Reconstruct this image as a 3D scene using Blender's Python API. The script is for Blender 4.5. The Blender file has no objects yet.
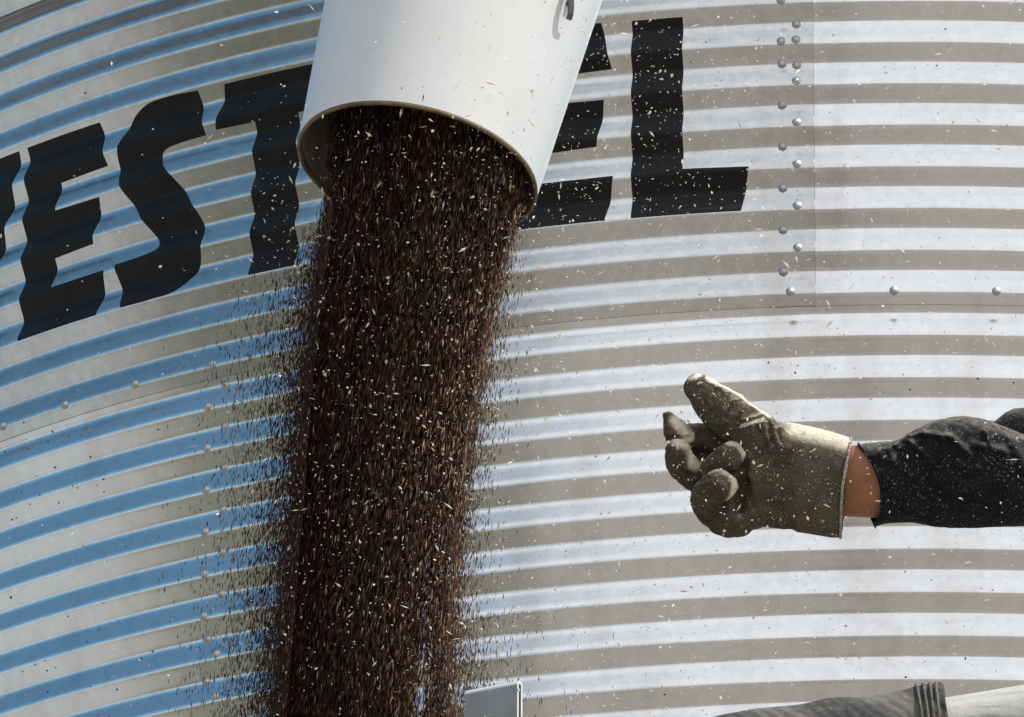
import bpy, bmesh, math, random
import numpy as np
from mathutils import Vector, Matrix, noise as mnoise

random.seed(7)
rng = np.random.default_rng(7)
PI = math.pi
scene = bpy.context.scene
COL = scene.collection

# ------------------------------------------------------------------ camera
F_PX = 8286.8
PITCH, ROLL, YAW = 0.384246, 0.00638, -0.047735
CZ = 1.6
_fw = np.array([math.sin(YAW) * math.cos(PITCH), math.cos(YAW) * math.cos(PITCH), math.sin(PITCH)])
_r0 = np.array([math.cos(YAW), -math.sin(YAW), 0.0])
_u0 = np.cross(_r0, _fw)
_rt = _r0 * math.cos(ROLL) + _u0 * math.sin(ROLL)
_up = -_r0 * math.sin(ROLL) + _u0 * math.cos(ROLL)
CAMP = np.array([0.0, 0.0, CZ])


def at(x, y, d):
    """world point at photo position x, y and distance d along the view axis"""
    return CAMP + d * (_fw + _rt * ((x - 512) / F_PX) + _up * ((358.5 - y) / F_PX))


cd = bpy.data.cameras.new('camera')
cam = bpy.data.objects.new('camera', cd)
COL.objects.link(cam)
M = Matrix.Identity(4)
for i in range(3):
    M[i][0], M[i][1], M[i][2], M[i][3] = _rt[i], _up[i], -_fw[i], CAMP[i]
cam.matrix_world = M
cd.sensor_width = 36
cd.lens = F_PX * 36 / 1024
cd.clip_start = 0.1
cd.clip_end = 6000
scene.camera = cam

# ------------------------------------------------------------------ light
SUN_AZ, SUN_EL = math.radians(80), math.radians(57)     # azimuth: from behind the camera towards the right
sdir = Vector((math.sin(SUN_AZ) * math.cos(SUN_EL), -math.cos(SUN_AZ) * math.cos(SUN_EL), math.sin(SUN_EL)))
sl = bpy.data.lights.new('sun', 'SUN')
sl.energy = 4.6
sl.angle = math.radians(0.5)
sl.color = (1.0, 0.95, 0.88)
so = bpy.data.objects.new('sun', sl)
COL.objects.link(so)
so.rotation_euler = sdir.to_track_quat('Z', 'Y').to_euler()
so.location = (20, -20, 40)

world = bpy.data.worlds.new('World')
scene.world = world
world.use_nodes = True
wn = world.node_tree
sky = wn.nodes.new('ShaderNodeTexSky')
sky.sky_type = 'NISHITA'
sky.sun_disc = False
sky.sun_elevation = SUN_EL
sky.sun_rotation = math.atan2(sdir.x, sdir.y)
sky.air_density = 1.0
sky.dust_density = 1.6
sky.ozone_density = 0.6
wn.nodes['Background'].inputs['Strength'].default_value = 0.13
# bright cloud bank added behind the camera to whiten the sheet metal's reflections
tc = wn.nodes.new('ShaderNodeTexCoord')
dt = wn.nodes.new('ShaderNodeVectorMath')
dt.operation = 'DOT_PRODUCT'
ca, ce = math.radians(20), math.radians(38)
dt.inputs[1].default_value = (math.sin(ca) * math.cos(ce), -math.cos(ca) * math.cos(ce), math.sin(ce))
wn.links.new(tc.outputs['Generated'], dt.inputs[0])
nz_ = wn.nodes.new('ShaderNodeTexNoise')
nz_.inputs['Scale'].default_value = 2.6
nz_.inputs['Detail'].default_value = 6
wn.links.new(tc.outputs['Generated'], nz_.inputs['Vector'])
ad = wn.nodes.new('ShaderNodeMath')
ad.operation = 'MULTIPLY_ADD'
ad.inputs[1].default_value = 0.35
wn.links.new(nz_.outputs['Fac'], ad.inputs[0])
wn.links.new(dt.outputs['Value'], ad.inputs[2])
mr = wn.nodes.new('ShaderNodeMapRange')
mr.interpolation_type = 'SMOOTHSTEP'
mr.inputs['From Min'].default_value = 0.62
mr.inputs['From Max'].default_value = 0.98
mr.inputs['To Max'].default_value = 0.93
wn.links.new(ad.outputs[0], mr.inputs['Value'])
mx = wn.nodes.new('ShaderNodeMixRGB')
mx.inputs[2].default_value = (8.1, 8.1, 8.2, 1)
wn.links.new(mr.outputs[0], mx.inputs[0])
tn = wn.nodes.new('ShaderNodeMixRGB')
tn.blend_type = 'MULTIPLY'
sz = wn.nodes.new('ShaderNodeSeparateXYZ')
wn.links.new(tc.outputs['Generated'], sz.inputs[0])
hz = wn.nodes.new('ShaderNodeMapRange')
hz.interpolation_type = 'SMOOTHSTEP'
hz.inputs['From Min'].default_value = 0.04
hz.inputs['From Max'].default_value = 0.42
wn.links.new(sz.outputs['Z'], hz.inputs['Value'])
wn.links.new(hz.outputs[0], tn.inputs[0])
tint2 = wn.nodes.new('ShaderNodeMixRGB')      # hazy, greyer air low down
tint2.inputs[1].default_value = (5.2, 5.6, 6.0, 1)
hz2 = wn.nodes.new('ShaderNodeMapRange')
hz2.inputs['From Min'].default_value = 0.0
hz2.inputs['From Max'].default_value = 0.22
hz2.inputs['To Min'].default_value = 0.25
wn.links.new(sz.outputs['Z'], hz2.inputs['Value'])
wn.links.new(hz2.outputs[0], tint2.inputs[0])
tn.inputs[2].default_value = (0.93, 1.31, 1.23, 1)
wn.links.new(sky.outputs[0], tint2.inputs[2])
wn.links.new(tint2.outputs[0], tn.inputs[1])
wn.links.new(tn.outputs[0], mx.inputs[1])
wn.links.new(mx.outputs[0], wn.nodes['Background'].inputs['Color'])

vs = scene.view_settings
vs.view_transform = 'Standard'
vs.look = 'None'
vs.gamma = 1
vs.exposure = 0.0
vs.use_curve_mapping = False


# ------------------------------------------------------------------ helpers
def link(o, parent=None):
    COL.objects.link(o)
    if parent is not None:
        o.parent = parent
    return o


def tag(o, label=None, cat=None, group=None, kind=None):
    if label:
        o['label'] = label
    if cat:
        o['category'] = cat
    if group:
        o['group'] = group
    if kind:
        o['kind'] = kind
    return o


def empty(name, loc):
    o = bpy.data.objects.new(name, None)
    o.location = loc
    o.empty_display_size = 0.1
    link(o)
    bpy.context.view_layer.update()
    return o


def np_mesh(name, V, Fs, mat, smooth=True):
    """mesh from arrays; Fs: (n,3) or (n,4) int array or list of lists"""
    me = bpy.data.meshes.new(name)
    V = np.asarray(V, dtype=np.float32)
    if isinstance(Fs, np.ndarray):
        n, k = Fs.shape
        me.vertices.add(len(V))
        me.vertices.foreach_set('co', V.ravel())
        me.loops.add(n * k)
        me.loops.foreach_set('vertex_index', Fs.astype(np.int32).ravel())
        me.polygons.add(n)
        me.polygons.foreach_set('loop_start', np.arange(0, n * k, k, dtype=np.int32))
        me.update(calc_edges=True)
        me.validate()
    else:
        me.from_pydata([tuple(v) for v in V], [], Fs)
    me.polygons.foreach_set('use_smooth', np.full(len(me.polygons), smooth))
    me.update()
    if mat:
        me.materials.append(mat)
    return me


def obj(name, me, parent=None, local=False):
    """object from a mesh in world coordinates, kept in place under its parent"""
    o = bpy.data.objects.new(name, me)
    link(o, parent)
    if parent is not None and not local:
        o.matrix_parent_inverse = parent.matrix_world.inverted()
    return o


def grid_faces(nu, nv, wrap_u=False, off=0):
    """vertex (i, j) -> off + i*nv + j"""
    I = np.arange(nu if wrap_u else nu - 1)
    J = np.arange(nv - 1)
    I, J = np.meshgrid(I, J, indexing='ij')
    I2 = (I + 1) % nu
    return (off + np.stack([I * nv + J, I2 * nv + J, I2 * nv + J + 1, I * nv + J + 1], -1)).reshape(-1, 4)


def join(parts):
    """[(V, F)] -> V, F"""
    Vs, Fs, o = [], [], 0
    for V, F in parts:
        Vs.append(np.asarray(V))
        Fs.append(np.asarray(F) + o)
        o += len(V)
    return np.concatenate(Vs), np.concatenate(Fs)


def loft(rings, cap=True):
    """rings: list of (n,3) loops; quads, end caps closed by shrinking rings to a point-like loop"""
    rings = [np.asarray(r) for r in rings]
    if cap:
        c0, c1 = rings[0].mean(0), rings[-1].mean(0)
        rings = [c0 + (rings[0] - c0) * 0.02] + rings + [c1 + (rings[-1] - c1) * 0.02]
    n = len(rings[0])
    A = np.stack(rings, 1)          # (n, m, 3)
    F = grid_faces(n, len(rings), wrap_u=True)
    return A.reshape(-1, 3), F


# ------------------------------------------------------------------ materials
class NT:
    def __init__(s, name):
        s.m = bpy.data.materials.new(name)
        s.m.use_nodes = True
        s.t = s.m.node_tree
        s.b = s.t.nodes['Principled BSDF']

    def n(s, typ, **kw):
        nd = s.t.nodes.new('ShaderNode' + typ)
        for k, v in kw.items():
            if k in nd.inputs:
                nd.inputs[k].default_value = v
            else:
                setattr(nd, k, v)
        return nd

    def l(s, a, b):
        s.t.links.new(a, b)

    def coord(s, scale=(1, 1, 1)):
        c = s.n('TexCoord')
        mp = s.n('Mapping')
        mp.inputs['Scale'].default_value = scale
        s.l(c.outputs['Object'], mp.inputs['Vector'])
        return mp.outputs['Vector']

    def noise(s, vec, scale, detail=4, rough=0.55):
        nd = s.n('TexNoise', Scale=scale, Detail=detail, Roughness=rough)
        s.l(vec, nd.inputs['Vector'])
        return nd.outputs['Fac']

    def ramp(s, fac, stops):
        r = s.n('ValToRGB')
        e = r.color_ramp.elements
        while len(e) < len(stops):
            e.new(0.5)
        for el, (p, c) in zip(e, stops):
            el.position = p
            el.color = (*c, 1) if len(c) == 3 else c
        s.l(fac, r.inputs['Fac'])
        return r.outputs['Color']

    def mix(s, fac, a, b, typ='MIX'):
        m = s.n('MixRGB', blend_type=typ)
        for v, i in ((fac, 0), (a, 1), (b, 2)):
            if isinstance(v, (int, float)):
                m.inputs[i].default_value = v
            elif isinstance(v, tuple):
                m.inputs[i].default_value = (*v, 1)
            else:
                s.l(v, m.inputs[i])
        return m.outputs[0]

    def bump(s, h, strength, dist, prev=None):
        b = s.n('Bump', Strength=strength, Distance=dist)
        s.l(h, b.inputs['Height'])
        if prev is not None:
            s.l(prev, b.inputs['Normal'])
        s.l(b.outputs['Normal'], s.b.inputs['Normal'])
        return b.outputs['Normal']

    def set(s, **kw):
        for k, v in kw.items():
            s.b.inputs[k.replace('_', ' ')].default_value = v


def galvanised(name, c0, c1, rough, wave=0.35):
    g = NT(name)
    v = g.coord()
    big = g.noise(v, 1.3, 3)
    spang = g.n('TexVoronoi', Scale=55.0)
    g.l(v, spang.inputs['Vector'])
    fine = g.noise(v, 160, 2)
    col = g.ramp(big, [(0.3, c0), (0.7, c1)])
    bw = g.n('RGBToBW')
    g.l(spang.outputs['Color'], bw.inputs[0])
    col = g.mix(0.22, col, bw.outputs[0], 'SOFT_LIGHT')
    col = g.mix(g.ramp(g.noise(g.coord((1, 1, 0.15)), 9, 5), [(0.50, (0, 0, 0)), (0.80, (0.45, 0.45, 0.45))]), col, (0.42, 0.39, 0.34))
    g.l(col, g.b.inputs['Base Color'])
    rr = g.n('MapRange')
    rr.inputs['To Min'].default_value = rough - 0.03
    rr.inputs['To Max'].default_value = rough + 0.05
    g.l(fine, rr.inputs['Value'])
    ra = g.n('Math', operation='MULTIPLY_ADD')
    ra.inputs[1].default_value = 0.11
    g.l(g.noise(g.coord((1, 1, 0.3)), 3.2, 5, 0.65), ra.inputs[0])
    sb = g.n('Math', operation='SUBTRACT')
    sb.inputs[1].default_value = 0.055
    g.l(rr.outputs[0], sb.inputs[0])
    g.l(sb.outputs[0], ra.inputs[2])
    g.l(ra.outputs[0], g.b.inputs['Roughness'])
    g.set(Metallic=1.0)
    b1 = g.bump(g.noise(v, 5.0, 2), wave, 0.004)
    g.bump(fine, 0.05, 0.001, b1)
    return g.m


M_WALL = galvanised('galvanised_sheet', (0.72, 0.73, 0.74), (0.80, 0.81, 0.82), 0.185)
M_WALL_DULL = galvanised('galvanised_sheet_dull', (0.58, 0.59, 0.60), (0.66, 0.67, 0.68), 0.195)
M_BOLT = galvanised('galvanised_bolt', (0.46, 0.465, 0.47), (0.58, 0.585, 0.59), 0.5, 0.1)
M_EDGE = galvanised('cut_sheet_edge', (0.28, 0.28, 0.29), (0.38, 0.38, 0.39), 0.55, 0.1)
M_ROOF = galvanised('roof_sheet', (0.5, 0.5, 0.5), (0.6, 0.6, 0.6), 0.4)

g = NT('black_lettering_paint')
v = g.coord()
g.l(g.ramp(g.noise(v, 14, 6, 0.7), [(0.35, (0.004, 0.004, 0.005)), (0.75, (0.012, 0.011, 0.011))]), g.b.inputs['Base Color'])
g.set(Roughness=0.45)
g.b.inputs['Specular IOR Level'].default_value = 0.22
g.bump(g.noise(v, 60, 3), 0.15, 0.002)
M_PAINT = g.m

g = NT('white_spout_paint')
v = g.coord()
dirt = g.ramp(g.noise(g.coord((1, 1, 0.35)), 9, 6, 0.65), [(0.45, (0, 0, 0)), (0.95, (0.35, 0.35, 0.35))])
col = g.mix(dirt, (0.685, 0.685, 0.69), (0.46, 0.43, 0.39))
sp = g.n('TexVoronoi', Scale=48.0)
g.l(v, sp.inputs['Vector'])
col = g.mix(g.ramp(sp.outputs['Distance'], [(0.0, (0.45, 0.45, 0.45)), (0.10, (0, 0, 0))]), col, (0.2, 0.17, 0.13))
g.l(col, g.b.inputs['Base Color'])
g.set(Roughness=0.34)
g.bump(g.noise(v, 7, 3), 0.10, 0.01)
M_WHITE = g.m

g = NT('worn_spout_lip')
v = g.coord()
g.l(g.ramp(g.noise(v, 30, 5), [(0.35, (0.10, 0.06, 0.03)), (0.65, (0.26, 0.18, 0.09))]), g.b.inputs['Base Color'])
g.set(Roughness=0.6, Metallic=0.3)
M_LIP = g.m

g = NT('worn_spout_inside')
v = g.coord((1, 1, 0.25))
g.l(g.ramp(g.noise(v, 40, 5), [(0.3, (0.42, 0.39, 0.36)), (0.7, (0.68, 0.65, 0.62))]), g.b.inputs['Base Color'])
g.set(Roughness=0.4, Metallic=0.2)
M_INSIDE = g.m


def tint_mat(name, stops, rough=0.6, translucent=0.0):
    g = NT(name)
    a = g.n('Attribute', attribute_name='tint')
    g.l(g.ramp(a.outputs['Fac'], stops), g.b.inputs['Base Color'])
    g.set(Roughness=rough)
    return g.m


M_SEED = tint_mat('seed_husk', [(0.0, (0.017, 0.007, 0.0045)), (0.42, (0.046, 0.020, 0.012)), (0.66, (0.125, 0.062, 0.038)), (0.88, (0.26, 0.15, 0.09)), (1.0, (0.55, 0.42, 0.29))], 0.7)
M_SEED.node_tree.nodes['Principled BSDF'].inputs['Specular IOR Level'].default_value = 0.15
M_CHAFF = tint_mat('dry_chaff', [(0.0, (0.66, 0.53, 0.37)), (0.3, (0.84, 0.77, 0.64)), (1.0, (0.92, 0.89, 0.82))], 0.7)
nt = M_CHAFF.node_tree
tr = nt.nodes.new('ShaderNodeBsdfTranslucent')
ms = nt.nodes.new('ShaderNodeMixShader')
ms.inputs[0].default_value = 0.42
src = nt.nodes['Principled BSDF'].inputs['Base Color'].links[0].from_socket
nt.links.new(src, tr.inputs['Color'])
nt.links.new(nt.nodes['Principled BSDF'].outputs[0], ms.inputs[1])
nt.links.new(tr.outputs[0], ms.inputs[2])
nt.links.new(ms.outputs[0], nt.nodes['Material Output'].inputs['Surface'])
M_STRAY = tint_mat('dark_seed', [(0.0, (0.01, 0.008, 0.008)), (1.0, (0.03, 0.02, 0.015))], 0.6)

# ------------------------------------------------------------------ ground (seen only in the sheet metal)
g = NT('dry_yard_dirt')
v = g.coord()
c = g.ramp(g.noise(v, 0.06, 6), [(0.3, (0.212, 0.188, 0.158)), (0.7, (0.27, 0.242, 0.207))])
c = g.mix(0.4, c, g.ramp(g.noise(v, 6, 6, 0.7), [(0.3, (0.18, 0.152, 0.12)), (0.7, (0.33, 0.288, 0.24))]))
g.l(c, g.b.inputs['Base Color'])
g.set(Roughness=0.95)
g.bump(g.noise(v, 20, 5), 0.5, 0.02)
nR = 48
V = [(0, 0, 0)]
F = []
for r in (30, 300, 3000):
    for k in range(nR):
        V.append((r * math.cos(2 * PI * k / nR), r * math.sin(2 * PI * k / nR), 0))
for k in range(nR):
    F.append((0, 1 + k, 1 + (k + 1) % nR))
    for q in range(2):
        a, b = 1 + q * nR + k, 1 + q * nR + (k + 1) % nR
        F.append((a, a + nR, b + nR, b))
ground = obj('ground', np_mesh('ground', V, F, g.m, False))
tag(ground, kind='structure')


def sheet(name, pts, z, c0, c1):
    g = NT(name)
    v = g.coord()
    g.l(g.ramp(g.noise(v, 0.8, 8, 0.7), [(0.3, c0), (0.7, c1)]), g.b.inputs['Base Color'])
    g.set(Roughness=0.95)
    o = obj(name, np_mesh(name, [(x, y, z) for x, y in pts], [list(range(len(pts)))], g.m, False))
    tag(o, kind='structure')


sheet('dark_reflection_patch', [(-8, 7), (-52, -70), (-90, -90), (-90, -16), (-11, 13)], 0.004, (0.07, 0.07, 0.048), (0.11, 0.105, 0.075))  # unseen dark ground added to darken the wall's reflections
sheet('pale_reflection_patch', [(-15, 13.2), (-90, -10), (-90, 90), (-15, 60)], 0.008, (0.26, 0.255, 0.25), (0.35, 0.345, 0.335))  # unseen pale ground added to lighten reflections at the wall's far left

# ------------------------------------------------------------------ grain bin
P = 0.1016
R = 3.0834
AX = 20.1493                       # distance of the bin's axis
Z0 = 7.0585 + CZ                   # height of the lap seam between the two tiers in view (ring 0)
AMP = 0.0089
bin_ = empty('grain_bin', (0, AX, 0))
tag(bin_, 'big round grain bin of shiny corrugated steel with black painted lettering', 'grain bin')


def prof(k):
    """outward offset of the sheet at ring coordinate k (k grows downwards, crests at whole numbers)"""
    t = 2 * PI * (k - 0.0)
    return AMP * (np.cos(t) + 0.065 * np.cos(3 * t))


def surf(th, k, off=0.0, R0=R):
    r = R0 + prof(k) + off
    return np.stack([r * np.sin(th), AX - r * np.cos(th), Z0 - k * P + 0 * r], -1)


def panel(th0, th1, k0, k1, off, mat, nk=16, dth=1.0):
    nu = max(2, int(round(math.degrees(th1 - th0) / dth)) + 1)
    ks = np.arange(math.ceil(k0 * nk), math.floor(k1 * nk) + 1) / nk
    ks = np.unique(np.concatenate([[k0], ks, [k1]]))
    th = np.linspace(th0, th1, nu)
    T, K = np.meshgrid(th, ks, indexing='ij')
    lap = lambda t: off - 0.0028 * (th1 - t) / (th1 - th0)      # each sheet rises slightly towards the edge that laps over its neighbour
    V = surf(T, K, lap(T))
    parts = [(V.reshape(-1, 3), grid_faces(nu, len(ks))[:, ::-1])]
    # folded-in lower edge and right-hand edge: the sheet's own thickness
    lip = np.stack([surf(th, np.full(nu, k1), lap(th)), surf(th, np.full(nu, k1 + 0.004), lap(th) - 0.0016)], 1)
    parts.append((lip.reshape(-1, 3), grid_faces(nu, 2)[:, ::-1]))
    rl = np.stack([surf(np.full(len(ks), th1), ks, off), surf(np.full(len(ks), th1 + 0.0002), ks, off - 0.0019)], 1)
    parts.append((rl.reshape(-1, 3), grid_faces(len(ks), 2)))
    nf = len(parts[0][1])
    V, F = join(parts)
    me = np_mesh('wall_panel', V, F, mat)
    me.materials.append(M_EDGE)
    mi = np.zeros(len(F), np.int32)
    mi[nf:] = 1
    me.polygons.foreach_set('material_index', mi)
    return me


SPAN = 2 * PI / 7
TH_R = math.radians(-2.6)
LAPT = math.radians(1.9)
K_TOP, K_LAP = -11.3, 0.30
up_left = low_mid = None
# upper tier in view: seven sheets, each lapping over the one on its right
for q in range(7):
    t1 = TH_R - q * SPAN
    if q > 2 and q < 6:
        dth, nk = 3.0, 8
    else:
        dth, nk = 1.0, 16
    m = M_WALL_DULL if q == 0 else M_WALL
    o = obj('wall_panel', panel(t1 - SPAN - LAPT, t1, K_TOP, K_LAP, 0.0035, m, nk, dth), bin_)
    if q == 0:
        up_left = o
        tag(o, 'corrugated sheet behind the black lettering, its bolted edge down the right')
    if q == 6:
        up_right = o
# tier below, half a sheet round
for q in range(7):
    t1 = TH_R - (q + 0.5) * SPAN
    if q > 2 and q < 6:
        dth, nk = 3.0, 8
    else:
        dth, nk = 1.0, 16
    o = obj('wall_panel', panel(t1 - SPAN - LAPT, t1, K_LAP - 0.45, K_LAP + 11.0, -0.0015, M_WALL, nk, dth), bin_)
    if q == 0:
        low_left = o
    if q == 6:
        low_right = o
# the five tiers out of the picture below, down to the ground
k = K_LAP + 11
while Z0 - k * P > 0.02:
    k1 = min(k + 11, Z0 / P)
    nu = 121
    th = np.linspace(0, 2 * PI, nu)
    ks = np.linspace(k - 0.3, k1, int(11.3 * 6) + 1)
    T, K = np.meshgrid(th, ks, indexing='ij')
    obj('wall_panel', np_mesh('wall_panel', surf(T, K, -0.0075).reshape(-1, 3), grid_faces(nu, len(ks))[:, ::-1], M_WALL), bin_)
    k = k1

# bolts: a domed head on a washer; one mesh, every bolt its own object
bs = []
for (r, h) in ((0.0102, -0.002), (0.0102, 0.0020), (0.0070, 0.0023), (0.0066, 0.0040), (0.0052, 0.0054), (0.0032, 0.0063), (0.0004, 0.0065)):
    bs.append([(r * math.cos(a), r * math.sin(a), h) for a in np.linspace(0, 2 * PI, 12, endpoint=False)])
A = np.stack([np.array(b) for b in bs], 1)
bolt_me = np_mesh('bolt', A.reshape(-1, 3), grid_faces(12, len(bs), True), M_BOLT)


def bolt(th, k, off, parent):
    e = 1e-3
    p = surf(np.array(th), np.array(k), off)
    dk = (surf(np.array(th), np.array(k + e), off) - p)
    dt = (surf(np.array(th + e), np.array(k), off) - p)
    n = Vector(np.cross(dk, dt)).normalized()
    if n.dot(Vector((math.sin(th), -math.cos(th), 0))) < 0:
        n = -n
    o = bpy.data.objects.new('bolt', bolt_me)
    link(o, parent)
    o.matrix_parent_inverse = parent.matrix_world.inverted()
    o.matrix_world = Matrix.Translation(Vector(p)) @ n.to_track_quat('Z', 'Y').to_matrix().to_4x4() @ Matrix.Rotation(random.uniform(0, 1), 4, 'Z')


rad = math.radians
A_, B_ = rad(-3.93), rad(-3.31)
for j in range(6):
    bolt(A_, -0.55 - j, 0.0035, up_left)
    bolt(B_, -1.05 - j + 0.0, 0.0035, up_left)
for j in range(5):
    bolt(A_, -6.02 - j, 0.0035, up_left)
    bolt(B_, -5.5 - j, 0.0035, up_left)
A_, B_ = rad(-29.60), rad(-28.93)
for j in range(6):
    bolt(A_, 0.97 + j if j else 0.97, -0.0015, low_left)
    bolt(B_, 0.47 + j, -0.0015, low_left)
for j in range(5):
    bolt(A_, 5.5 + j + 0.97, -0.0015, low_left)
    bolt(B_, 5.95 + j + 0.97, -0.0015, low_left)
for s in (-2.424, -2.212, -2.01, -1.798, -1.58, -1.36, -0.195):
    bolt(s / R, 0.0, 0.0035 - 0.0028 * (TH_R - s / R) / (SPAN + LAPT), up_left)
for s in (0.035, 0.262, 0.478, 0.69):
    bolt(s / R, 0.02, 0.0010, up_right)

# painted letters, following the corrugations
KT, KB = -6.80, -1.98


def rects(*rs):
    return [[(a, c), (b, c), (b, d), (a, d)] for a, b, c, d in rs]


def letter_E(x):
    return [[(x, KT), (x + 0.232, KT), (x + 0.256, KT + 1.13), (x + 0.107, KT + 1.16), (x + 0.103, -4.92), (x + 0.240, -4.90), (x + 0.222, -3.80), (x + 0.100, -3.76), (x + 0.097, -3.02), (x + 0.262, -3.03), (x + 0.242, KB), (x - 0.006, KB)]]


def smooth_poly(pts, n=6):
    """closed Catmull-Rom through pts; a point given as (x, y, 1) is a sharp corner"""
    out = []
    N = len(pts)
    for i in range(N):
        p0, p1, p2, p3 = [np.array(pts[(i + q) % N][:2]) for q in (-1, 0, 1, 2)]
        c1, c2 = len(pts[i]) > 2, len(pts[(i + 1) % N]) > 2
        m1 = (p2 - p1) if c1 else (p2 - p0) / 2
        m2 = (p2 - p1) if c2 else (p3 - p1) / 2
        for t in np.linspace(0, 1, n, endpoint=False):
            h = (2 * t**3 - 3 * t**2 + 1) * p1 + (t**3 - 2 * t**2 + t) * m1 + (-2 * t**3 + 3 * t**2) * p2 + (t**3 - t**2) * m2
            out.append(tuple(h))
    return out


LET = [
    ('W', [[(-2.475, KT), (-2.375, KT), (-2.362, -3.9), (-2.345, -6.1), (-2.285, -6.1), (-2.262, -3.9), (-2.278, KT), (-2.192, KT), (-2.216, -5.41), (-2.250, -4.2), (-2.276, -2.9), (-2.300, KB), (-2.378, KB), (-2.312, -4.6), (-2.345, -3.3), (-2.388, KB), (-2.440, KB)]]),
    ('E', letter_E(-2.163)),
    ('S', [smooth_poly([(-1.640, -6.86, 1), (-1.618, -5.72, 1), (-1.700, -5.70), (-1.742, -5.62), (-1.744, -5.36), (-1.705, -4.85), (-1.640, -3.95), (-1.619, -3.30), (-1.632, -2.55), (-1.685, -2.05), (-1.760, KB), (-1.846, KB, 1), (-1.868, -3.08, 1), (-1.790, -3.12), (-1.748, -3.22), (-1.752, -3.48), (-1.800, -4.15), (-1.858, -5.00), (-1.872, -5.75), (-1.845, -6.50), (-1.790, -6.85), (-1.715, -6.90)])]),
    ('T', [[(-1.565, KT - 0.05), (-1.262, KT - 0.05), (-1.246, -5.75), (-1.368, -5.75), (-1.366, KB), (-1.486, KB), (-1.481, -5.75), (-1.588, -5.78)]]),
    ('E', letter_E(-1.192)),
    ('E', letter_E(-0.856)),
    ('L', [[(-0.553, KT + 0.02), (-0.436, KT + 0.02), (-0.436, -3.07), (-0.286, -3.03), (-0.304, KB), (-0.553, KB)]]),
]


def letter_mesh(polys, off):
    V, F = [], []
    for poly in polys:
        kk = set(round(p[1], 5) for p in poly)
        lo, hi = min(kk), max(kk)
        for j in range(int(lo * 16), int(hi * 16) + 1):
            if lo < j / 16 < hi:
                kk.add(j / 16)
        kk = sorted(kk)
        N = len(poly)
        for ka, kb in zip(kk[:-1], kk[1:]):
            if kb - ka < 1e-5:
                continue
            km = (ka + kb) / 2
            hits = []
            for i in range(N):
                (x0, y0), (x1, y1) = poly[i][:2], poly[(i + 1) % N][:2]
                if (y0 - km) * (y1 - km) < 0:
                    f = lambda y: x0 + (x1 - x0) * (y - y0) / (y1 - y0)
                    hits.append((f(km), f(ka), f(kb)))
            hits.sort()
            for h0, h1 in zip(hits[0::2], hits[1::2]):
                n = max(1, int(abs(h1[0] - h0[0]) / 0.03) + 1)
                b = len(V)
                for i in range(n + 1):
                    t = i / n
                    for kx, q in ((ka, 1), (kb, 2)):
                        V.append((h0[q] + (h1[q] - h0[q]) * t, kx))
                for i in range(n):
                    F.append((b + 2 * i, b + 2 * i + 1, b + 2 * i + 3, b + 2 * i + 2))
    V = np.array(V)
    return np_mesh('letter', surf(V[:, 0] / R, V[:, 1], off - 0.0028 * (TH_R - V[:, 0] / R) / (SPAN + LAPT)), np.array(F), M_PAINT)


for ch, polys in LET:
    o = obj('letter', letter_mesh(polys, 0.0035 + 0.0013), bin_)
    o['label'] = 'black painted letter ' + ch

# roof with its overhanging eave
nu = 180
zt = Z0 - K_TOP * P
ri = [(R - 0.03, zt - 0.01), (R + 0.075, zt - 0.022), (R + 0.078, zt - 0.05), (R + 0.084, zt - 0.05), (R + 0.084, zt + 0.0), (0.35, zt + 1.55), (0.30, zt + 1.60), (0.01, zt + 1.66)]
th = np.linspace(0, 2 * PI, nu, endpoint=False)
A = np.stack([np.stack([r * np.sin(th), AX - r * np.cos(th), np.full(nu, z)], -1) for r, z in ri], 1)
obj('roof', np_mesh('roof', A.reshape(-1, 3), grid_faces(nu, len(ri), True), M_ROOF, False), bin_)

# ------------------------------------------------------------------ the loading spout
DS = 10.5
S = DS / F_PX                       # metres for one pixel at that distance
mouth = at(417, 171, DS)
tilt = math.radians(14.0)
inc = math.radians(29.0)
ax = _rt * math.sin(tilt) * math.cos(inc) + _up * math.cos(tilt) * math.cos(inc) + _fw * math.sin(inc)
ax /= np.linalg.norm(ax)
e1 = _rt * math.cos(tilt) - _up * math.sin(tilt)
e1 = e1 - ax * e1.dot(ax)
e1 /= np.linalg.norm(e1)
e2 = np.cross(ax, e1)
RM = 122.5 * S


def circ(d, r, n=96):
    a = np.linspace(0, 2 * PI, n, endpoint=False)
    return mouth + ax * d + r * (np.cos(a)[:, None] * e1 + np.sin(a)[:, None] * e2)


spout = empty('loading_spout', tuple(mouth))
tag(spout, 'white steel loading spout pouring dark grain from its open mouth', 'spout')


def rtap(d):
    return RM * (1 + 0.42 * min(d, 0.6))


ds = [0.004, 0.05, 0.12, 0.2, 0.3, 0.45, 0.6, 1.0, 1.6, 2.4]
V1, F1 = loft([circ(d, rtap(d)) for d in ds], cap=False)
obj('spout_tube', np_mesh('spout_tube', V1, F1[:, ::-1], M_WHITE), spout)
V1, F1 = loft([circ(d, rtap(d) - 0.004) for d in ds], cap=False)
obj('spout_lining', np_mesh('spout_lining', V1, F1, M_INSIDE), spout)
V1, F1 = loft([circ(0.006, RM - 0.0045), circ(-0.0005, RM - 0.0035), circ(-0.001, RM - 0.001), circ(-0.0004, RM + 0.0007), circ(0.0020, RM + 0.0010), circ(0.0030, RM + 0.0004)], cap=False)
obj('spout_rim', np_mesh('spout_rim', V1, F1, M_LIP), spout)


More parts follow.
